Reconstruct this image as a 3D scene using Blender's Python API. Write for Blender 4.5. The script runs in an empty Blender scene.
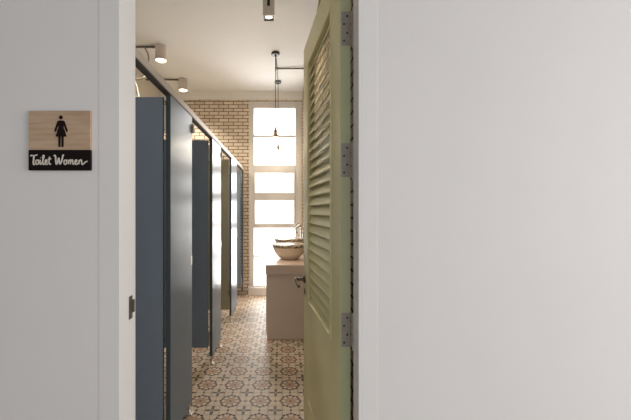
import bpy, bmesh, math, random
from mathutils import Vector, Matrix
random.seed(7)
S = bpy.context.scene
COL = S.collection
PI = math.pi
F, H = 325.0, 1.35            # focal length in pixels (631 px frame), eye height

# ------------------------------------------------------------------ camera, world, lights, exposure
cd = bpy.data.cameras.new('camera')
cam = bpy.data.objects.new('camera', cd); COL.objects.link(cam)
cam.location = (0, 0, H); cam.rotation_euler = (PI/2, 0, 0)
cd.sensor_width = 36; cd.lens = F/631*36; cd.shift_x = 34/631; cd.shift_y = 0.0
cd.clip_start = .05
S.camera = cam

w = bpy.data.worlds.new('overcast_sky'); S.world = w; w.use_nodes = True
bg = w.node_tree.nodes['Background']
# overcast sky, brighter on the window side of the building than over the passage
bg.inputs[0].default_value = (1.0, .985, .98, 1)
_t = w.node_tree; _tc = _t.nodes.new('ShaderNodeTexCoord'); _sp = _t.nodes.new('ShaderNodeSeparateXYZ')
_mr = _t.nodes.new('ShaderNodeMapRange'); _mr.interpolation_type = 'SMOOTHSTEP'
for _i, _v in ((1, .0), (2, .7), (3, .62), (4, 2.1)): _mr.inputs[_i].default_value = _v
_t.links.new(_tc.outputs['Generated'], _sp.inputs[0]); _t.links.new(_sp.outputs[1], _mr.inputs[0]); _t.links.new(_mr.outputs[0], bg.inputs[1])

def area(name, loc, rot, sx, sy, power, color=(1, 1, 1)):
    l = bpy.data.lights.new(name, 'AREA'); l.shape = 'RECTANGLE'; l.size = sx; l.size_y = sy
    l.energy = power; l.color = color
    o = bpy.data.objects.new(name, l); COL.objects.link(o); o.location = loc; o.rotation_euler = rot
    return o
# overcast daylight just outside the tall window, facing into the room
area('window_daylight', (-.13, 5.50, 1.65), (-PI/2, 0, 0), 1.0, 3.3, 78, (1.0, .985, .96))

# added off-frame fill from the right, brightening the left jamb and front wall
area('passage_fill', (4.5, -.7, 1.7), (PI/2, 0, PI/2), 2.8, 2.4, 93, (1.0, .98, .97))

S.view_settings.view_transform = 'Standard'; S.view_settings.look = 'None'
S.view_settings.gamma = 1; S.view_settings.use_curve_mapping = False
S.view_settings.exposure = 0.48

# ------------------------------------------------------------------ materials
class N:
    """tiny node-math helper"""
    def __init__(s, mat): s.t = mat.node_tree
    def m(s, op, *a):
        n = s.t.nodes.new('ShaderNodeMath'); n.operation = op
        for i, v in enumerate(a):
            if isinstance(v, (int, float)): n.inputs[i].default_value = v
            else: s.t.links.new(v, n.inputs[i])
        return n.outputs[0]
    def mix(s, f, a, b):
        n = s.t.nodes.new('ShaderNodeMix'); n.data_type = 'RGBA'
        for sock, v in ((n.inputs[0], f), (n.inputs[6], a), (n.inputs[7], b)):
            if isinstance(v, tuple): sock.default_value = (*v, 1)
            elif isinstance(v, (int, float)): sock.default_value = v
            else: s.t.links.new(v, sock)
        return n.outputs[2]
    def node(s, typ, **kw):
        n = s.t.nodes.new(typ)
        for k, v in kw.items(): setattr(n, k, v)
        return n
    def link(s, a, b): s.t.links.new(a, b)

def mat(name, col, rough=.5, metal=0, noise=0, nscale=20, bump=0, bscale=60, spec=.5, coat=0, coat_r=.1):
    m = bpy.data.materials.new(name); m.use_nodes = True
    b = m.node_tree.nodes['Principled BSDF']; n = N(m)
    b.inputs['Roughness'].default_value = rough; b.inputs['Metallic'].default_value = metal
    b.inputs['Specular IOR Level'].default_value = spec
    b.inputs['Coat Weight'].default_value = coat; b.inputs['Coat Roughness'].default_value = coat_r
    tc = n.node('ShaderNodeTexCoord')
    if noise:
        t = n.node('ShaderNodeTexNoise'); t.inputs['Scale'].default_value = nscale; t.inputs['Detail'].default_value = 5
        n.link(tc.outputs['Object'], t.inputs['Vector'])
        lo = tuple(c*(1-noise) for c in col); hi = tuple(min(1, c*(1+noise)) for c in col)
        n.link(n.mix(t.outputs[0], lo, hi), b.inputs['Base Color'])
    else:
        b.inputs['Base Color'].default_value = (*col, 1)
    if bump:
        t = n.node('ShaderNodeTexNoise'); t.inputs['Scale'].default_value = bscale; t.inputs['Detail'].default_value = 4
        n.link(tc.outputs['Object'], t.inputs['Vector'])
        bp = n.node('ShaderNodeBump'); bp.inputs['Strength'].default_value = bump; bp.inputs['Distance'].default_value = .005
        n.link(t.outputs[0], bp.inputs['Height']); n.link(bp.outputs[0], b.inputs['Normal'])
    return m

def brick_mat(name, axis, row, width, c1, c2, mortar, rough=.28, spec=.5):
    m = bpy.data.materials.new(name); m.use_nodes = True
    b = m.node_tree.nodes['Principled BSDF']; n = N(m)
    tc = n.node('ShaderNodeTexCoord'); sp = n.node('ShaderNodeSeparateXYZ'); cb = n.node('ShaderNodeCombineXYZ')
    n.link(tc.outputs['Object'], sp.inputs[0])
    n.link(sp.outputs[axis], cb.inputs[0]); n.link(sp.outputs[2], cb.inputs[1])
    br = n.node('ShaderNodeTexBrick'); br.offset = .5
    n.link(cb.outputs[0], br.inputs['Vector'])
    for k, v in (('Color1', c1), ('Color2', c2), ('Mortar', mortar)): br.inputs[k].default_value = (*v, 1)
    br.inputs['Scale'].default_value = 1; br.inputs['Mortar Size'].default_value = .0062
    br.inputs['Mortar Smooth'].default_value = .25; br.inputs['Bias'].default_value = 0
    br.inputs['Brick Width'].default_value = width; br.inputs['Row Height'].default_value = row
    n.link(br.outputs['Color'], b.inputs['Base Color'])
    n.link(n.m('MULTIPLY_ADD', br.outputs['Fac'], .9-rough, rough), b.inputs['Roughness'])
    b.inputs['Specular IOR Level'].default_value = spec
    ns = n.node('ShaderNodeTexNoise'); ns.inputs['Scale'].default_value = 18; n.link(tc.outputs['Object'], ns.inputs['Vector'])
    hgt = n.m('ADD', n.m('SUBTRACT', 1.0, br.outputs['Fac']), n.m('MULTIPLY', ns.outputs[0], .5))
    bp = n.node('ShaderNodeBump'); bp.inputs['Strength'].default_value = .6; bp.inputs['Distance'].default_value = .006
    n.link(hgt, bp.inputs['Height']); n.link(bp.outputs[0], b.inputs['Normal'])
    return m

def tile_mat():
    m = bpy.data.materials.new('patterned_cement_tile'); m.use_nodes = True
    b = m.node_tree.nodes['Principled BSDF']; n = N(m)
    tc = n.node('ShaderNodeTexCoord'); sp = n.node('ShaderNodeSeparateXYZ')
    n.link(tc.outputs['Object'], sp.inputs[0])
    P = .212
    def cell(s, c): return n.m('SUBTRACT', n.m('FRACT', n.m('ADD', n.m('DIVIDE', n.m('SUBTRACT', s, c), P), 100.5)), .5)
    u, v = cell(sp.outputs[0], .063), cell(sp.outputs[1], 2.297)
    au, av = n.m('ABSOLUTE', u), n.m('ABSOLUTE', v)
    r = n.m('SQRT', n.m('ADD', n.m('MULTIPLY', u, u), n.m('MULTIPLY', v, v)))
    th = n.m('ARCTAN2', v, u)
    c8 = n.m('COSINE', n.m('MULTIPLY', th, 8.0))
    def lt(a, k): return n.m('LESS_THAN', a, k)
    def both(a, c): return n.m('MULTIPLY', a, c)
    # scalloped ring with gaps
    rr = n.m('ABSOLUTE', n.m('SUBTRACT', r, n.m('MULTIPLY_ADD', c8, .016, .315)))
    ring = both(lt(rr, .042), n.m('GREATER_THAN', n.m('COSINE', n.m('MULTIPLY', th, 16.0)), -.86))
    # eight petal flower inside
    fe = n.m('SUBTRACT', r, n.m('MULTIPLY_ADD', c8, -.055, .19))
    flower = lt(fe, 0.0); fout = lt(n.m('ABSOLUTE', fe), .013)
    dot = lt(r, .04)
    # corner star and edge leaves
    a, c = n.m('SUBTRACT', .5, au), n.m('SUBTRACT', .5, av)
    rc = n.m('SQRT', n.m('ADD', n.m('MULTIPLY', a, a), n.m('MULTIPLY', c, c)))
    c4 = n.m('COSINE', n.m('MULTIPLY', n.m('ARCTAN2', c, a), 4.0))
    star = lt(rc, n.m('MULTIPLY_ADD', c4, .095, .135)); hole = lt(rc, .035)
    leaf = n.m('MAXIMUM', lt(n.m('ADD', n.m('MULTIPLY', a, 1.0), n.m('MULTIPLY', av, 2.2)), .10),
                          lt(n.m('ADD', n.m('MULTIPLY', c, 1.0), n.m('MULTIPLY', au, 2.2)), .10))
    spray = lt(n.m('ABSOLUTE', n.m('SUBTRACT', rc, n.m('MULTIPLY_ADD', c4, -.03, .255))), .016)
    grout = lt(n.m('MINIMUM', a, c), .008)
    ns = n.node('ShaderNodeTexNoise'); ns.inputs['Scale'].default_value = 9; ns.inputs['Detail'].default_value = 6
    n.link(tc.outputs['Object'], ns.inputs['Vector'])
    cream = n.mix(ns.outputs[0], (.50, .40, .30), (.68, .57, .45))
    brown, tan, olive = (.06, .026, .014), (.42, .27, .18), (.075, .06, .04)
    x = n.mix(flower, cream, tan); x = n.mix(fout, x, (.20, .12, .08)); x = n.mix(dot, x, brown); x = n.mix(ring, x, brown)
    x = n.mix(n.m('MULTIPLY', spray, .55), x, brown)
    x = n.mix(leaf, x, olive); x = n.mix(star, x, olive); x = n.mix(hole, x, (.55, .45, .35)); x = n.mix(grout, x, (.22, .17, .13))
    n.link(x, b.inputs['Base Color'])
    n.link(n.m('MULTIPLY_ADD', ns.outputs[0], .2, .38), b.inputs['Roughness']); b.inputs['Specular IOR Level'].default_value = .32
    return m

def wood_mat():
    m = bpy.data.materials.new('pale_wood_grain'); m.use_nodes = True
    b = m.node_tree.nodes['Principled BSDF']; n = N(m)
    tc = n.node('ShaderNodeTexCoord'); mp = n.node('ShaderNodeMapping'); mp.inputs['Scale'].default_value = (4, 4, 60)
    n.link(tc.outputs['Object'], mp.inputs[0])
    ns = n.node('ShaderNodeTexNoise'); ns.inputs['Scale'].default_value = 1.2; ns.inputs['Detail'].default_value = 5
    n.link(mp.outputs[0], ns.inputs['Vector'])
    n.link(n.mix(n.m('MULTIPLY_ADD', ns.outputs[0], 2.0, -.5), (.37, .245, .155), (.56, .41, .285)), b.inputs['Base Color'])
    b.inputs['Roughness'].default_value = .6
    return m

def glass_mat(name, tint=(1, 1, 1), refl=.08):
    m = bpy.data.materials.new(name); m.use_nodes = True; t = m.node_tree; n = N(m)
    t.nodes.remove(t.nodes['Principled BSDF'])
    tr = n.node('ShaderNodeBsdfTransparent'); tr.inputs[0].default_value = (*tint, 1)
    gl = n.node('ShaderNodeBsdfGlossy'); gl.inputs['Roughness'].default_value = .03
    fr = n.node('ShaderNodeFresnel'); fr.inputs[0].default_value = 1.4
    mx = n.node('ShaderNodeMixShader'); n.link(n.m('MULTIPLY_ADD', fr.outputs[0], .8, refl*.3), mx.inputs[0])
    n.link(tr.outputs[0], mx.inputs[1]); n.link(gl.outputs[0], mx.inputs[2])
    n.link(mx.outputs[0], t.nodes['Material Output'].inputs[0])
    return m

def emit_mat(name, col, st):
    m = bpy.data.materials.new(name); m.use_nodes = True
    b = m.node_tree.nodes['Principled BSDF']; b.inputs['Base Color'].default_value = (*col, 1)
    b.inputs['Emission Color'].default_value = (*col, 1); b.inputs['Emission Strength'].default_value = st
    return m

M = dict(
    plaster=mat('white_plaster', (.72, .70, .69), .75, noise=.025, nscale=3, bump=.06, bscale=40),
    casing=mat('white_gloss_paint', (.745, .725, .71), .72, noise=.02, nscale=6, bump=.03, bscale=30),
    ceiling=mat('ceiling_paint', (.82, .82, .82), .8, noise=.02, nscale=2),
    beam=mat('beam_paint', (.84, .82, .78), .7),
    sidewall=mat('side_wall_paint', (.70, .66, .58), .8, noise=.03, nscale=3),
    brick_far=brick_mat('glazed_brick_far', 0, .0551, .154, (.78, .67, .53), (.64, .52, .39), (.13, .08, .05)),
    brick_right=brick_mat('glazed_brick_shaded', 1, .0625, .154, (.46, .37, .26), (.38, .30, .20), (.03, .02, .015), .8, .05),  # brick darkened: the shade behind the open door is in the colour
    tile=tile_mat(),
    passage=mat('dark_blocker_paint', (.28, .28, .28), .7),  # dark tone for the unseen surfaces that shade the front wall
    concrete=mat('corridor_concrete', (.42, .40, .38), .7, noise=.1, nscale=4),
    winframe=mat('window_frame_paint', (.70, .665, .64), .5),
    glass=glass_mat('window_glass'),
    bulbglass=glass_mat('bulb_glass', (.97, .94, .88), .2),
    laminate=mat('slate_laminate', (.225, .275, .345), .28, noise=.05, nscale=5, spec=.06),
    olive_laminate=mat('olive_laminate', (.30, .28, .19), .4, noise=.05, nscale=5, spec=.05),
    core=mat('dark_laminate_core', (.08, .10, .115), .5, spec=.2),
    alu=mat('brushed_aluminium', (.62, .58, .52), .35, 1.0, noise=.05, nscale=40),
    railalu=mat('headrail_metal', (.50, .44, .385), .5, .2),
    raildark=mat('headrail_channel', (.07, .06, .05), .6),
    steel=mat('worn_steel', (.38, .335, .305), .45, .25, noise=.2, nscale=60),
    plate=mat('gunmetal', (.13, .11, .09), .45, .5),
    screw=mat('dark_screw', (.05, .04, .035), .5, .6),
    bronze=mat('dark_bronze', (.14, .105, .08), .3, .9),
    brass=mat('aged_brass', (.30, .19, .10), .35, .9),
    green=mat('sage_green_paint', (.70, .65, .36), .42, noise=.06, nscale=8),
    green_edge_shade=mat('sage_green_edge_shade', (.50, .52, .33), .5, noise=.06, nscale=8),  # door green toned down for the cooler, dimmer light on the hinge edge
    cabinet=mat('taupe_laminate', (.76, .63, .53), .5, noise=.03, nscale=6),
    worktop=mat('pink_beige_stone', (.72, .57, .47), .35, noise=.05, nscale=12),
    ceramic=mat('cream_ceramic', (.82, .71, .57), .25, noise=.03, nscale=10, coat=.4),
    chrome=mat('chrome', (.62, .60, .58), .12, 1.0),
    lampbody=mat('lamp_body_paint', (.70, .62, .58), .5),
    grey_lamp=mat('lamp_grey_metal', (.80, .75, .68), .45, .1),
    conduit=mat('grey_conduit', (.20, .17, .14), .5, .3),
    black=mat('black_metal', (.03, .027, .024), .45, .3),
    cable=mat('pale_cable', (.42, .36, .29), .6),
    sign_black=mat('sign_black', (.010, .006, .006), .6, spec=.1),
    sign_ink=mat('sign_ink', (.012, .006, .005), .6, spec=.1),
    lettering=mat('cream_lettering', (.60, .55, .48), .6),
    wood=wood_mat(),
    filament=emit_mat('glowing_filament', (1.0, .80, .50), 3.0),
    lens=emit_mat('lamp_lens', (1.0, .86, .62), 9.0),
    lens_dim=emit_mat('lamp_lens_pale', (1.0, .93, .82), .7),
)

def rim_mat():
    m = bpy.data.materials.new('painted_rim_band'); m.use_nodes = True
    b = m.node_tree.nodes['Principled BSDF']; n = N(m)
    tc = n.node('ShaderNodeTexCoord')
    v = n.node('ShaderNodeTexVoronoi'); v.inputs['Scale'].default_value = 42
    n.link(tc.outputs['Object'], v.inputs['Vector'])
    x = n.mix(n.m('LESS_THAN', v.outputs['Distance'], .47), (.62, .52, .38), (.045, .05, .04))
    n.link(x, b.inputs['Base Color']); b.inputs['Roughness'].default_value = .25
    return m
M['rim'] = rim_mat()

# ------------------------------------------------------------------ mesh helpers
def obj(name, bm, m, parent=None, smooth=False, bevel=0, seg=2):
    me = bpy.data.meshes.new(name)
    bmesh.ops.recalc_face_normals(bm, faces=bm.faces[:])
    bm.to_mesh(me); bm.free()
    for p in me.polygons: p.use_smooth = smooth
    me.materials.append(M[m] if isinstance(m, str) else m)
    o = bpy.data.objects.new(name, me); COL.objects.link(o)
    if parent: o.parent = parent
    if bevel:
        md = o.modifiers.new('bevel', 'BEVEL'); md.width = bevel; md.segments = seg; md.limit_method = 'ANGLE'
    return o
def B(): return bmesh.new()
def box(bm, x0, x1, y0, y1, z0, z1):
    vs = [bm.verts.new(p) for p in ((x0,y0,z0),(x1,y0,z0),(x1,y1,z0),(x0,y1,z0),(x0,y0,z1),(x1,y0,z1),(x1,y1,z1),(x0,y1,z1))]
    for f in ((0,3,2,1),(4,5,6,7),(0,1,5,4),(1,2,6,5),(2,3,7,6),(3,0,4,7)): bm.faces.new([vs[i] for i in f])
    return bm
def boxes(*bs):
    bm = B()
    for b in bs: box(bm, *b)
    return bm
def lathe(bm, prof, seg=32, c=(0, 0, 0), axis='z', sx=1, sy=1):
    rings = []
    for r, z in prof:
        ring = []
        for k in range(seg):
            a = 2*PI*k/seg; p = (r*math.cos(a)*sx, r*math.sin(a)*sy, z)
            if axis == 'y': p = (p[0], p[2], p[1])
            if axis == 'x': p = (p[2], p[0], p[1])
            ring.append(bm.verts.new((p[0]+c[0], p[1]+c[1], p[2]+c[2])))
        rings.append(ring)
    for a, b in zip(rings, rings[1:]):
        for k in range(seg): bm.faces.new((a[k], a[(k+1) % seg], b[(k+1) % seg], b[k]))
    if prof[0][0] > 1e-6: bm.faces.new(rings[0][::-1])
    if prof[-1][0] > 1e-6: bm.faces.new(rings[-1])
    bmesh.ops.remove_doubles(bm, verts=bm.verts[:], dist=1e-6)
    return bm
def tube(bm, pts, rad, seg=10, sy=1.0):
    pts = [Vector(p) for p in pts]; rings = []
    rad = rad if isinstance(rad, (list, tuple)) else [rad]*len(pts)
    prev = None
    for i, p in enumerate(pts):
        d = (pts[min(i+1, len(pts)-1)]-pts[max(i-1, 0)]).normalized()
        if prev is None:
            up = Vector((0, 0, 1)) if abs(d.z) < .9 else Vector((0, 1, 0))
            nrm = d.cross(up).normalized()
        else:
            nrm = (prev-d*prev.dot(d)).normalized()
        prev = nrm; bn = d.cross(nrm)
        rings.append([bm.verts.new(p+(nrm*math.cos(2*PI*k/seg)+bn*math.sin(2*PI*k/seg))*rad[i]) for k in range(seg)])
    for a, b in zip(rings, rings[1:]):
        for k in range(seg): bm.faces.new((a[k], a[(k+1) % seg], b[(k+1) % seg], b[k]))
    bm.faces.new(rings[0][::-1]); bm.faces.new(rings[-1])
    return bm
def smooth_path(pts, n=6):
    """Catmull-Rom through points"""
    P = [Vector(p) for p in pts]; P = [P[0]]+P+[P[-1]]; out = []
    for i in range(1, len(P)-2):
        for k in range(n):
            t = k/n; a, b, c, d = P[i-1], P[i], P[i+1], P[i+2]
            out.append(.5*((2*b)+(c-a)*t+(2*a-5*b+4*c-d)*t*t+(3*b-a-3*c+d)*t**3))
    out.append(P[-2]); return out
def poly_xz(bm, pts, y0, y1):
    a = [bm.verts.new((x, y0, z)) for x, z in pts]; b = [bm.verts.new((x, y1, z)) for x, z in pts]
    bm.faces.new(a); bm.faces.new(b[::-1])
    for i in range(len(pts)):
        j = (i+1) % len(pts); bm.faces.new((a[i], b[i], b[j], a[j]))
    return bm
def tag(o, label, cat, group=None, kind=None):
    o['label'] = label; o['category'] = cat
    if group: o['group'] = group
    if kind: o['kind'] = kind
    return o
def thing(name, label, cat, loc=(0, 0, 0), rz=0, group=None, kind='thing'):
    o = bpy.data.objects.new(name, None); COL.objects.link(o); o.location = loc; o.rotation_euler = (0, 0, rz)
    o.empty_display_size = .05
    return tag(o, label, cat, group, kind)
def struct(name, bm, m, label, cat, **k):
    return tag(obj(name, bm, m, **k), label, cat, kind='structure')
def dup(root, loc, label):
    r = root.copy(); COL.objects.link(r); r.location = loc; r['label'] = label
    for ch in list(root.children):
        c = ch.copy(); COL.objects.link(c); c.parent = r
        for g in ch.children:
            d = g.copy(); COL.objects.link(d); d.parent = c
    return r

# ------------------------------------------------------------------ setting
YF0, YF1 = 1.126, 1.25         # front wall, outer and inner face
XL, XR, YB, ZC = -1.95, .335, 5.19, 3.235
JL, JR = -.5620, .267          # door opening
HEAD = 2.40
fw = boxes((-2.6, JL, YF0, YF1, 0, 3.3), (JL, JR, YF0, YF1, HEAD, 3.3), (JR+.013, 2.6, YF0, YF1, 0, 3.3))
struct('wall_front', fw, 'plaster', 'white plastered wall around the toilet doorway', 'wall')
# flush casings and the rabbeted jamb on the hinge side
struct('trim_1', boxes((JL-.070, JL, YF0-.0012, YF0, 0, HEAD+.07)), 'plaster', 'flat white casing strip left of the doorway, beside the wooden sign', 'trim', bevel=.001)
t2 = boxes((JR, JR+.0125, YF0-.0012, 1.207, 0, HEAD), (JR+.0125, JR+.066, YF0-.0012, YF0, 0, HEAD+.07))
struct('trim_2', t2, 'casing', 'white door jamb and casing carrying the hinges of the green door', 'trim', bevel=.001)
struct('floor', boxes((XL, XR, YF1, YB, -.05, 0), (JL, JR, YF0, YF1, -.05, 0)), 'tile', 'patterned cement tile floor with brown rings and stars', 'floor')
struct('floor_corridor', boxes((-2.6, 2.6, -3.0, YF0, -.05, 0)), 'concrete', 'plain grey floor outside the doorway', 'floor')
struct('ceiling', boxes((XL, XR, YF1, YB, ZC, ZC+.06)), 'ceiling', 'plain cream painted ceiling above the cubicles', 'ceiling')
struct('ceiling_light_blocker', boxes((-2.6, 2.6, -1.2, YF0, 2.95, 3.0)), 'passage', 'unseen ceiling added outside the doorway to darken the wall top', 'ceiling')  # unseen slab, added to darken the upper front wall
struct('wall_light_blocker', boxes((-1.28, -1.18, -1.2, YF0, 0, 2.95)), 'passage', 'unseen dark wall added to shade the front wall by the sign', 'wall')  # unseen panel, added to darken the left part of the front wall
struct('wall_left', boxes((XL-.08, XL, YF1, YB, 0, ZC)), 'sidewall', 'cream wall behind the cubicles', 'wall')
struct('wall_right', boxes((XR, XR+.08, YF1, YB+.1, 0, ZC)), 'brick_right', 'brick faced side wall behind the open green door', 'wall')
WX0, WX1, WZ0, WZ1 = -.519, .322, .125, 3.085
wf = boxes((XL, WX0, YB, YB+.10, 0, 3.107), (WX0, WX1, YB, YB+.10, 0, WZ0), (WX0, WX1, YB, YB+.10, WZ1, 3.107), (WX1, XR, YB, YB+.10, 0, 3.107))
struct('wall_back', wf, 'brick_far', 'tan glazed brick wall beside the tall window', 'wall')
struct('trim_3', boxes((XL, XR, YB-.03, YB+.10, 3.107, ZC)), 'beam', 'pale plaster beam above the brick wall and the window', 'trim')
struct('trim_4', boxes((WX0-.01, WX1, YB-.05, YB+.02, WZ0-.125, WZ0)), 'winframe', 'pale skirting sill at the foot of the tall window', 'trim', bevel=.004)

# tall window
win = thing('window_1', 'tall white framed window of six bright panes at the end of the room', 'window', ((WX0+WX1)/2, YB, WZ0), kind='structure')
def wz(y): return H+(210-y)*YB/F
def wx(x): return (x-281.5)*YB/F
off = win.location
def wbox(x0, x1, z0, z1, y0=-.005, y1=.075): return (x0-off[0], x1-off[0], y0, y1, z0-off[2], z1-off[2])
lx, rx = wx(254), wx(295.3)
fr = boxes(wbox(WX0, lx, WZ0, WZ1), wbox(rx, WX1, WZ0, WZ1), wbox(lx, rx, wz(108.2), WZ1), wbox(lx, rx, WZ0, wz(285.5)),
           wbox(lx, rx, wz(172.0), wz(165)), wbox(lx, rx, wz(228), wz(223.6)))
obj('frame', fr, 'winframe', win, bevel=.006)
obj('mullion', boxes(wbox(lx, rx, wz(137.3), wz(135.1), .005, .055)), 'winframe', win, bevel=.003)
obj('mullion', boxes(wbox(lx, rx, wz(257), wz(255.2), .005, .055)), 'winframe', win, bevel=.003)
sx0, sx1 = wx(255.2), wx(293.8)
obj('sash', boxes(wbox(lx, sx0, wz(223.6), wz(172), -.018, .05), wbox(sx1, rx, wz(223.6), wz(172), -.018, .05),
                  wbox(sx0, sx1, wz(200.5), wz(192.6), -.018, .05), wbox(sx0, sx1, wz(173.3), wz(172), -.018, .05)), 'winframe', win, bevel=.004)
for y0, y1 in ((108.2, 135.1), (137.3, 165), (173.3, 192.6), (200.5, 223.6), (228, 255.2), (257, 285.5)):
    obj('pane', boxes(wbox(lx-.004, rx+.004, wz(y1)-.004, wz(y0)+.004, .026, .031)), 'glass', win)

# strike plate on the left jamb
sp = boxes((JL, JL+.0022, 1.196, 1.222, .945, 1.030), (JL, JL+.005, 1.222, 1.236, .965, 1.012))
tag(obj('strike_plate', sp, 'plate', bevel=.0008), 'small dark metal strike plate on the white left door jamb', 'strike plate', kind='thing')

# ------------------------------------------------------------------ green louvered door
PX, PY = .279, 1.252
door = thing('door_1', 'open sage green louvered door hinged on the right jamb', 'door', (PX, PY, 0), math.atan2(.831, -.083), kind='structure')
T0, T1, LW, DB, DT = .013, .054, .835, .012, 2.374    # back face, front face (towards the cubicles), leaf width, bottom, top
LZ0, LZ1, LX0, LX1 = .81, 2.215, .149, .688
obj('stile', boxes((.002, LX0, T0, T1, DB, DT)), 'green', door, bevel=.003)
obj('stile', boxes((LX1, LW, T0, T1, DB, DT)), 'green', door, bevel=.003)
obj('rail', boxes((LX0, LX1, T0, T1, LZ1, DT)), 'green', door, bevel=.003)
obj('rail', boxes((LX0, LX1, T0, T1, .60, LZ0)), 'green', door, bevel=.003)
obj('rail', boxes((LX0, LX1, T0, T1, DB, .22)), 'green', door, bevel=.003)
obj('panel', boxes((LX0, LX1, T0+.003, T1-.003, .22, .60)), 'green', door)
mould = boxes((LX0, LX1, T1-.012, T1+.004, LZ0-.012, LZ0+.004), (LX0, LX1, T1-.012, T1+.004, LZ1-.004, LZ1+.012),
              (LX0-.012, LX0+.004, T1-.012, T1+.004, LZ0-.012, LZ1+.012), (LX1-.004, LX1+.012, T1-.012, T1+.004, LZ0-.012, LZ1+.012))
obj('hinge_edge_shade', boxes((.0012, .0030, T0+.0005, T1-.0012, DB+.002, DT-.002)), 'green_edge_shade', door)  # thin strip with the edge's dimmer light put into its colour
obj('moulding', mould, 'green', door, bevel=.003)
bm = B(); ns = 27; pitch = (LZ1-LZ0)/ns; a = math.radians(66); hw, ht = .0355, .0042
for k in range(ns):
    zc = LZ0+pitch*(k+.5); yc = (T0+T1)/2
    # slat slopes down towards the front face
    ux, uz = math.cos(a), -math.sin(a); nx, nz = math.sin(a), math.cos(a)
    q = [(yc+ux*s*hw+nx*t*ht, zc+uz*s*hw+nz*t*ht) for s, t in ((-1,-1),(.9,-1),(1,-.5),(1,.5),(.9,1),(-1,1))]
    A = [bm.verts.new((LX0+.001, y, z)) for y, z in q]; C = [bm.verts.new((LX1-.001, y, z)) for y, z in q]
    bm.faces.new(A); bm.faces.new(C[::-1])
    for i in range(6): j = (i+1) % 6; bm.faces.new((A[i], C[i], C[j], A[j]))
obj('louvers', bm, 'green', door)
def hinge(z, flip=False):
    h = obj('hinge', boxes((-.0005, .002, .016, .050, z-.065, z+.065)), 'steel', door, bevel=.0008)
    bb = B()
    for i in range(5):
        z0 = z-.065+.026*i
        lathe(bb, [(.0058, z0+.0006), (.0062, z0+.002), (.0062, z0+.024), (.0058, z0+.0254)], 14, (-.006, .0065, 0))
    lathe(bb, [(0, z-.078), (.003, z-.077), (.004, z-.0725), (.0028, z-.068), (.0028, z-.064)], 12, (-.006, .0065, 0))
    obj('barrel', bb, 'steel', h, smooth=False)
    sb = B()
    for zz, yy in ((z+.047, .027), (z+.016, .039), (z-.018, .027), (z-.048, .039)):
        lathe(sb, [(0, -.0012), (.0042, -.0012), (.0042, .001)], 12, (0, yy, zz), axis='x')
    obj('screws', sb, 'screw', h)
for z in (2.048, 1.542, .889, .24): hinge(z)
# lever handle near the free edge
hx, hz = .79, .918
hd = obj('handle', lathe(B(), [(0, T1), (.026, T1), (.026, T1+.006), (.021, T1+.010), (.011, T1+.012), (.0095, T1+.05), (0, T1+.05)], 24, (hx, 0, hz), axis='y'), 'bronze', door, smooth=False)
lev = smooth_path([(hx, T1+.044, hz+.002), (hx-.012, T1+.058, hz+.006), (hx-.035, T1+.062, hz+.003), (hx-.07, T1+.060, hz-.008), (hx-.105, T1+.055, hz-.022)], 6)
obj('lever', tube(B(), lev, [.0085]*len(lev), 12), 'bronze', hd, smooth=True)
obj('keyhole_plate', lathe(B(), [(0, T1), (.019, T1), (.019, T1+.004), (0, T1+.005)], 20, (hx, 0, hz-.075), axis='y'), 'bronze', door)

# ------------------------------------------------------------------ cubicle row along the left side
XF, XI = -.600, -.624           # aisle face and inner face of the pilasters
PIL = [(1.757, 2.179), (2.822, 3.223), (3.892, 4.380), (5.065, 5.160)]
DZ0, DZ1 = .160, 1.955
pl = ['first slate grey toilet cubicle front, its blue grey door open beside the left jamb', 'second toilet cubicle front from the doorway, slate door standing open',
      'third toilet cubicle front from the doorway, with the olive grey door', 'last toilet cubicle front, a narrow post against the brick wall']
DW = .615
for (y0, y1), lab in zip(PIL, pl):
    t = thing('toilet_cubicle', lab, 'toilet cubicle', (XF, y0, 0), group='row of toilet cubicles')
    L = y1-y0
    obj('panel', boxes((-.0235, 0, .0008, L, .08, 1.973)), 'laminate', t, bevel=.0015)
    obj('edge', boxes((-.024, -.0003, 0, .0010, .08, 1.973)), 'core', t)
    feet = ((.012, .030),) if L < .2 else ((.012, .030), (L-.042, .030))
    for f0, fl in feet:
        ft = boxes((-.018, -.006, f0, f0+fl, .012, .08), (-.034, .010, f0-.010, f0+fl+.010, 0, .012))
        obj('foot', ft, 'alu', t, bevel=.002)
    if L > .2:
        st = boxes((-.022, .012, L, L+.014, 1.865, 1.928))
        s = obj('door_stop', st, 'steel', t, bevel=.003)
        obj('keeper', boxes((-.002, .0015, L-.03, L, .985, 1.045)), 'alu', t, bevel=.001)
    # the door stands open at a right angle, pivoting beside the near edge of the panel
    dx, dy = -.034, -.004; olive = y0 == PIL[2][0]
    dr = obj('door', boxes((dx-DW, dx, dy-.0125, dy-.0005, DZ0, DZ1)), 'olive_laminate' if olive else 'laminate', t, bevel=.0012)
    if olive: dr['label'] = 'olive grey door leaf'
    obj('edging', boxes((dx-.001, dx+.0008, dy-.013, dy, DZ0, DZ1)), 'core', dr)
    for z0, z1 in ((1.775, 1.915), (.175, .300)):
        hb = lathe(B(), [(.0045, z0), (.0062, z0+.003), (.0062, z1-.003), (.0045, z1)], 14, (dx+.0075, dy-.006, 0))
        obj('hinge', hb, 'alu', dr)
    lk = boxes((dx-DW+.015, dx-DW+.085, dy-.022, dy-.0125, 1.0, 1.03))
    lathe(lk, [(0, -.045), (.010, -.044), (.012, -.03), (.008, -.021)], 16, (dx-DW+.05, dy, 1.015), axis='y')
    obj('latch', lk, 'alu', dr)

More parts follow.
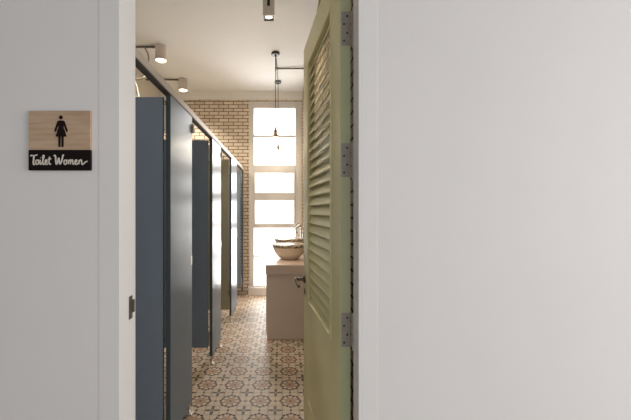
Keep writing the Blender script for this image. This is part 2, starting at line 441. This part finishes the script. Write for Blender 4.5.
hr = thing('cubicle_headrail', 'long metal headrail running along the top of the cubicles', 'rail', (XF, 1.252, 1.974))
LR = YB-1.252
obj('rail', boxes((-.038, .004, 0, LR, .005, .042)), 'railalu', hr, bevel=.002)
obj('channel', boxes((-.036, -.002, 0.001, LR, 0, .006)), 'raildark', hr)
obj('end_bracket', boxes((-.05, .016, LR-.006, LR, 0, .060)), 'alu', hr, bevel=.002)

# ------------------------------------------------------------------ vanity counter with two vessel basins
CY0, CY1 = 3.375, 5.02
cab = thing('vanity_cabinet', 'taupe vanity cabinet with plain end panel standing on the patterned tiles', 'cabinet', (-.157, CY0+.01, 0))
obj('body', boxes((.006, .487, 0, CY1-CY0-.02, .0, .679)), 'cabinet', cab, bevel=.003)
for k in range(3):
    w_ = (CY1-CY0-.02)/3
    obj('door', boxes((-.004, .006, k*w_+.012, (k+1)*w_-.012 if k < 2 else (k+1)*w_-.004, .06, .665)), 'cabinet', cab, bevel=.002)
tag(obj('worktop', boxes((-.167, .332, CY0, CY1, .679, .779)), 'worktop', bevel=.004), 'pinkish beige worktop carrying the two wash basins', 'worktop', kind='thing')

def basin(cx, cy):
    t = thing('wash_basin', 'cream ceramic bowl basin with painted rim, nearer of the two on the worktop', 'basin', (cx, cy, .779), group='bowl basins on the worktop')
    outer = [(.0, 0), (.095, 0), (.100, .006), (.128, .030), (.158, .062), (.180, .100), (.192, .133), (.196, .145)]
    lip = [(.196, .148), (.193, .151), (.188, .150)]
    inner = [(.186, .146), (.176, .108), (.150, .066), (.11, .036), (.06, .022), (.0, .019)]
    obj('bowl', lathe(B(), outer+lip+inner, 56), 'ceramic', t, smooth=True)
    obj('rim_band', lathe(B(), [(.1868, .1455), (.1766, .110), (.1706, .0985), (.1700, .0990), (.1755, .110), (.1855, .1462), (.1868, .1455)], 56), 'rim', t, smooth=True)
    obj('rim_pattern', lathe(B(), [(.1905, .124), (.1935, .133), (.1972, .1455), (.1968, .1482), (.1935, .1518), (.188, .1512), (.188, .1500), (.193, .149), (.190, .13), (.1905, .124)], 56), 'rim', t, smooth=True)
    obj('drain', lathe(B(), [(0, .0185), (.022, .0185), (.022, .0235), (.016, .025), (0, .0255)], 20), 'chrome', t, smooth=False)
    for ch in t.children: ch.data.transform(Matrix.Diagonal((1.04, 1.04, 1.15, 1)))
    return t
b1 = basin(.092, 3.80)
dup(b1, (.098, 4.55, .779), 'cream ceramic bowl basin with painted rim, farther one beside the window')

def faucet(cx, cy):
    t = thing('basin_faucet', 'chrome swan neck tap beside the nearer bowl basin', 'faucet', (cx, cy, .779), group='swan neck taps')
    obj('base', lathe(B(), [(0, 0), (.0165, 0), (.0165, .006), (.012, .012), (.011, .25), (.013, .252), (.013, .268), (0, .27)], 20), 'chrome', t)
    pts = [(0, 0, .26), (-.002, 0, .315), (-.018, 0, .355), (-.050, 0, .370), (-.082, 0, .355), (-.098, 0, .322), (-.088, 0, .292), (-.070, 0, .286)]
    p = smooth_path(pts, 5)
    obj('spout', tube(B(), p, .0075, 12), 'chrome', t, smooth=True)
    lv = obj('valve', lathe(B(), [(0, -.03), (.013, -.03), (.013, -.008), (0, -.006)], 16, (0, 0, .24), axis='y'), 'chrome', t)
    obj('lever', tube(B(), [(0, -.024, .25), (-.010, -.028, .275), (-.022, -.030, .302)], [.004, .0045, .006], 10), 'chrome', lv, smooth=True)
    return t
f1 = faucet(.275, 4.06)
dup(f1, (.290, 4.80, .779), 'chrome swan neck tap beside the farther bowl basin')

# ------------------------------------------------------------------ ceiling fittings
def spot(x, y, lab):
    t = thing('ceiling_spotlight', lab, 'ceiling light', (x, y, ZC), group='cylinder spotlights over the cubicles')
    obj('housing', lathe(B(), [(.044, 0), (.060, -.002), (.062, -.006), (.062, -.168), (.058, -.170), (.054, -.166), (.052, -.150), (0, -.150)], 36), 'lampbody', t, smooth=False)
    obj('lens', lathe(B(), [(0, -.1545), (.0515, -.1545), (.0525, -.1605), (.046, -.1665), (.028, -.172), (0, -.174)], 32), 'lens', t, smooth=True)
    l = bpy.data.lights.new('spot_glow', 'SPOT'); l.energy = 65; l.color = (1.0, .90, .76); l.spot_size = math.radians(125); l.spot_blend = .5; l.shadow_soft_size = .05
    o = bpy.data.objects.new('spot_glow', l); COL.objects.link(o); o.parent = t; o.location = (0, 0, -.18)
    return t
spot(-1.385, 3.735, 'round cylinder spotlight on the ceiling, nearer one beside the left jamb')
spot(-1.415, 4.670, 'round cylinder spotlight on the ceiling, farther one near the brick wall')
for x, y, lab in ((-1.385, 3.735, 'thin grey conduit along the ceiling to the nearer spotlight'), (-1.415, 4.67, 'thin grey conduit along the ceiling to the farther spotlight')):
    t = thing('ceiling_conduit', lab, 'conduit', (x-.062, y, ZC-.013), group='conduits to the spotlights')
    L = x-.062-XL
    obj('pipe', tube(B(), [(0, 0, 0), (-L, 0, 0)], .0105, 12), 'conduit', t, smooth=True)
    obj('coupling', tube(B(), [(-.02, 0, 0), (-.05, 0, 0)], .0125, 12), 'conduit', t, smooth=True)

sq = thing('box_downlight', 'square box downlight hanging from the ceiling near the top of the doorway', 'ceiling light', (-.114, 2.918, ZC))
d = .052
obj('housing', boxes((-d, d, -d, -d+.006, -.165, 0), (-d, d, d-.006, d, -.165, 0), (-d, -d+.006, -d+.006, d-.006, -.165, 0), (d-.006, d, -d+.006, d-.006, -.165, 0),
                     (-d+.006, d-.006, -d+.006, d-.006, -.12, -.114)), 'grey_lamp', sq, bevel=.0015)
obj('gimbal', boxes((-d+.006, -.034, -d+.006, d-.006, -.158, -.150), (.034, d-.006, -d+.006, d-.006, -.158, -.150), (-.034, .034, -d+.006, -.034, -.158, -.150), (-.034, .034, .034, d-.006, -.158, -.150)), 'black', sq)
bl = obj('bulb', lathe(B(), [(0, -.118), (.018, -.120), (.033, -.146), (.034, -.152), (.030, -.154), (0, -.154)], 28), 'chrome', sq)
obj('bulb_face', lathe(B(), [(0, -.1545), (.027, -.1545), (.026, -.157), (0, -.159)], 28), 'lens_dim', bl, smooth=True)
l = bpy.data.lights.new('downlight_glow', 'SPOT'); l.energy = 38; l.color = (1.0, .84, .60); l.spot_size = math.radians(120); l.spot_blend = .6; l.shadow_soft_size = .03
o = bpy.data.objects.new('downlight_glow', l); COL.objects.link(o); o.parent = sq; o.location = (0, 0, -.165)
obj('slot', boxes((-.012, .012, -d-.0008, -d+.001, -.085, -.005)), 'black', sq)

def pendant(x, y, lab):
    t = thing('pendant_lamp', lab, 'pendant lamp', (x, y, ZC), group='bulb pendants over the basins')
    obj('canopy', lathe(B(), [(0, 0), (.047, 0), (.049, -.004), (.049, -.020), (.045, -.026), (.012, -.029), (.010, -.044), (0, -.045)], 32), 'black', t)
    obj('cord', tube(B(), [(0, 0, -.04), (0, 0, -.91)], .0042, 8), 'black', t, smooth=True)
    obj('socket', lathe(B(), [(0, -.895), (.007, -.897), (.010, -.905), (.013, -.925), (.020, -.930), (.020, -.955), (.017, -.960), (.024, -.985), (.037, -1.006), (.037, -1.010), (.0, -1.008)], 28), 'brass', t)
    b = obj('bulb', lathe(B(), [(.012, -1.008), (.014, -1.020), (.028, -1.050), (.038, -1.085), (.040, -1.110), (.034, -1.140), (.020, -1.160), (.006, -1.168), (0, -1.169)], 28), 'bulbglass', t, smooth=True)
    fb = B()
    tube(fb, [(0, 0, -1.008), (0, 0, -1.06)], [.006, .003], 8)
    for k in range(4):
        a = k*PI/2
        tube(fb, [(.004*math.cos(a), .004*math.sin(a), -1.055), (.017*math.cos(a), .017*math.sin(a), -1.085), (.008*math.cos(a+.6), .008*math.sin(a+.6), -1.135)], .0012, 6)
    obj('filament', fb, 'filament', b)
    l = bpy.data.lights.new('bulb_glow', 'POINT'); l.energy = 4.5; l.color = (1.0, .90, .74); l.shadow_soft_size = .03
    o = bpy.data.objects.new('bulb_glow', l); COL.objects.link(o); o.parent = t; o.location = (0, 0, -1.10)
    return t
p1 = pendant(-.072, 3.90, 'glass bulb pendant on a black cord, hanging over the nearer basin')
dup(p1, (-.050, 4.76, ZC), 'glass bulb pendant on a black cord, hanging closest to the window')
# conduit linking the two canopies with a tee to the side wall
t = thing('branch_conduit', 'dark conduit on the ceiling branching between the two pendant lamps', 'conduit', (-.064, 4.31, ZC-.012))
obj('pipe', tube(B(), [(-.006, -.365, 0), (.012, .405, 0)], .007, 10), 'conduit', t, smooth=True)
obj('branch_pipe', tube(B(), [(0, 0, 0), (XR+.064, -.02, -.004)], .009, 10), 'conduit', t, smooth=True)
obj('tee', boxes((-.022, .024, -.022, .022, -.013, .012)), 'conduit', t, bevel=.004)

# slack cables looping down from the ceiling behind the headrail
cb = thing('hanging_cable', 'slack pale cable looping from the ceiling above the first open cubicle door', 'cable', (-1.74, 3.735, ZC-.02))
lp = smooth_path([(-.05, 0, 0), (-.06, .01, -.16), (-.03, .0, -.31), (.06, -.02, -.365), (.15, 0, -.34), (.20, 0, -.22), (.21, 0, -.09), (.17, 0, -.0)], 6)
obj('loop', tube(B(), lp, .009, 10), 'cable', cb, smooth=True)
lp = smooth_path([(-.05, 0, 0), (-.01, .03, -.22), (.05, .05, -.42), (.09, .04, -.60), (.10, .03, -.80)], 6)
obj('tail', tube(B(), lp, .009, 10), 'cable', cb, smooth=True)

# ------------------------------------------------------------------ toilet sign on the front wall
PXM = F/(YF0-.0105)
def sxz(x, y): return ((x-281.5)/PXM, H+(210-y)/PXM)
x0, zt = sxz(28.3, 110.6); x1, zb = sxz(90.3, 170.2); zm = sxz(0, 149.9)[1]
cx, cz = (x0+x1)/2, (zt+zb)/2
sg = thing('toilet_sign', 'square wooden sign with a black woman pictogram and Toilet Women lettering', 'sign', (cx, YF0, cz))
obj('board', boxes((x0-cx, x1-cx, -.010, 0, zm-cz, zt-cz)), 'wood', sg, bevel=.0012)
lb = obj('text_panel', boxes((x0-cx, x1-cx, -.0105, 0, zb-cz, zm-cz)), 'sign_black', sg, bevel=.0012)
# pictogram, in photo-pixel units of the sign
def sp_(x, y): X, Z = sxz(x, y); return (X-cx, Z-cz)
bm = B()
hc = sp_(61.0, 117.4); hr_ = 1.75/PXM
poly_xz(bm, [(hc[0]+hr_*math.cos(2*PI*k/24), hc[1]+hr_*1.1*math.sin(2*PI*k/24)) for k in range(24)], -.0118, -.0098)
dress = [(58.6, 121.3), (59.6, 120.4), (62.4, 120.4), (63.4, 121.3), (64.5, 125), (65.6, 131.2), (66.9, 135.8), (55.1, 135.8), (56.6, 131.2), (57.6, 125)]
dress = [(58.4, 121.5), (59.4, 120.5), (62.8, 120.5), (63.8, 121.5), (63.6, 127.5), (65.0, 131.4), (66.5, 136.6), (55.8, 136.6), (57.3, 131.4), (58.6, 127.5)]
poly_xz(bm, [sp_(*p) for p in dress], -.0118, -.0098)
for s in (-1, 1):
    c = 61.1
    arm = [(c+s*2.3, 120.6), (c+s*3.4, 121.2), (c+s*4.6, 124.5), (c+s*6.3, 129.6), (c+s*6.7, 131.4), (c+s*5.6, 132.0), (c+s*4.9, 131.0), (c+s*3.5, 127.0), (c+s*2.2, 124.5)]
    poly_xz(bm, [sp_(*p) for p in (arm if s > 0 else arm[::-1])], -.0116, -.0098)
    leg = [(c+s*.45, 136), (c+s*2.6, 136), (c+s*2.4, 147.0), (c+s*.65, 147.0)]
    poly_xz(bm, [sp_(*p) for p in (leg if s > 0 else leg[::-1])], -.0118, -.0098)
obj('pictogram', bm, 'sign_ink', sg)
# brush lettering: each letter as strokes, unit = photo pixels, baseline y=164.4
def letters():
    base = 164.6
    L = []
    def st(*p, r=.52): L.append(([(x, base-y) for x, y in p], r))
    # T
    st((32.4, 8.2), (33.2, 9.3), (35.2, 8.8), (37.2, 9.3), (39.0, 9.9)); st((35.6, 8.9), (35.3, 5), (35.0, 1.6), (35.5, .2), (36.6, .6), r=.66)
    # o
    st((39.2, 4.6), (37.9, 4.2), (37.3, 2.4), (38.0, .4), (39.4, .5), (40.1, 2.4), (39.4, 4.4), (40.6, 4.2))
    # i
    st((41.6, 4.8), (41.4, 2.4), (41.6, .4), (42.6, .6), (43.4, 1.8)); st((42.0, 6.6), (42.15, 7.0), r=.6)
    # l
    st((43.4, 1.8), (44.9, 6.6), (45.2, 9.0), (44.3, 8.9), (44.0, 5.5), (44.1, 1.4), (44.8, .2), (45.8, 1.0))
    # e
    st((45.8, 1.4), (47.6, 2.8), (47.9, 4.3), (46.9, 4.6), (46.2, 2.8), (46.6, .6), (47.9, .3), (49.2, 1.8))
    # t
    st((50.5, 8.0), (50.1, 4.5), (50.1, 1.4), (50.8, .2), (51.8, 1.0)); st((48.9, 5.4), (50.4, 5.6), (52.2, 6.0))
    # W
    st((54.6, 8.6), (55.8, 9.2), (56.2, 7.2), (56.4, 3.2), (57.0, .4), (58.2, 2.8), (59.2, 6.6), (59.6, 4.0), (60.2, .6), (61.4, 2.2), (62.6, 6.0), (63.2, 9.2), (64.2, 9.4), r=.62)
    # o
    st((66.0, 4.6), (64.7, 4.2), (64.1, 2.4), (64.8, .4), (66.2, .5), (66.9, 2.4), (66.2, 4.4), (67.6, 4.2))
    # m
    st((68.6, 4.6), (68.5, 2.4), (68.4, .4)); st((68.5, 2.6), (69.6, 4.6), (70.5, 4.2), (70.5, 2.2), (70.4, .4)); st((70.5, 2.6), (71.6, 4.6), (72.6, 4.2), (72.6, 2.0), (73.0, .4), (74.0, 1.2))
    # e
    st((74.2, 1.4), (76.0, 2.8), (76.4, 4.3), (75.4, 4.6), (74.7, 2.8), (75.1, .6), (76.4, .3), (77.6, 1.6))
    # n
    st((78.6, 4.6), (78.5, 2.4), (78.4, .4)); st((78.5, 2.6), (79.8, 4.6), (80.9, 4.3), (81.0, 2.2), (81.3, .5), (82.4, .4), (84.4, 2.4), (86.6, 3.4))
    return L
bm = B()
for pts, r in letters():
    pts = [(30.6+(x-32.4)*1.05, y) for x, y in pts]
    sp3 = smooth_path([(sp_(x, y)[0], -.0109, sp_(x, y)[1]) for x, y in pts], 5)
    tube(bm, sp3, r/PXM*1.3, 8)
for v in bm.verts: v.co.y = -.0109+(v.co.y+.0109)*.4
obj('lettering', bm, 'lettering', lb)
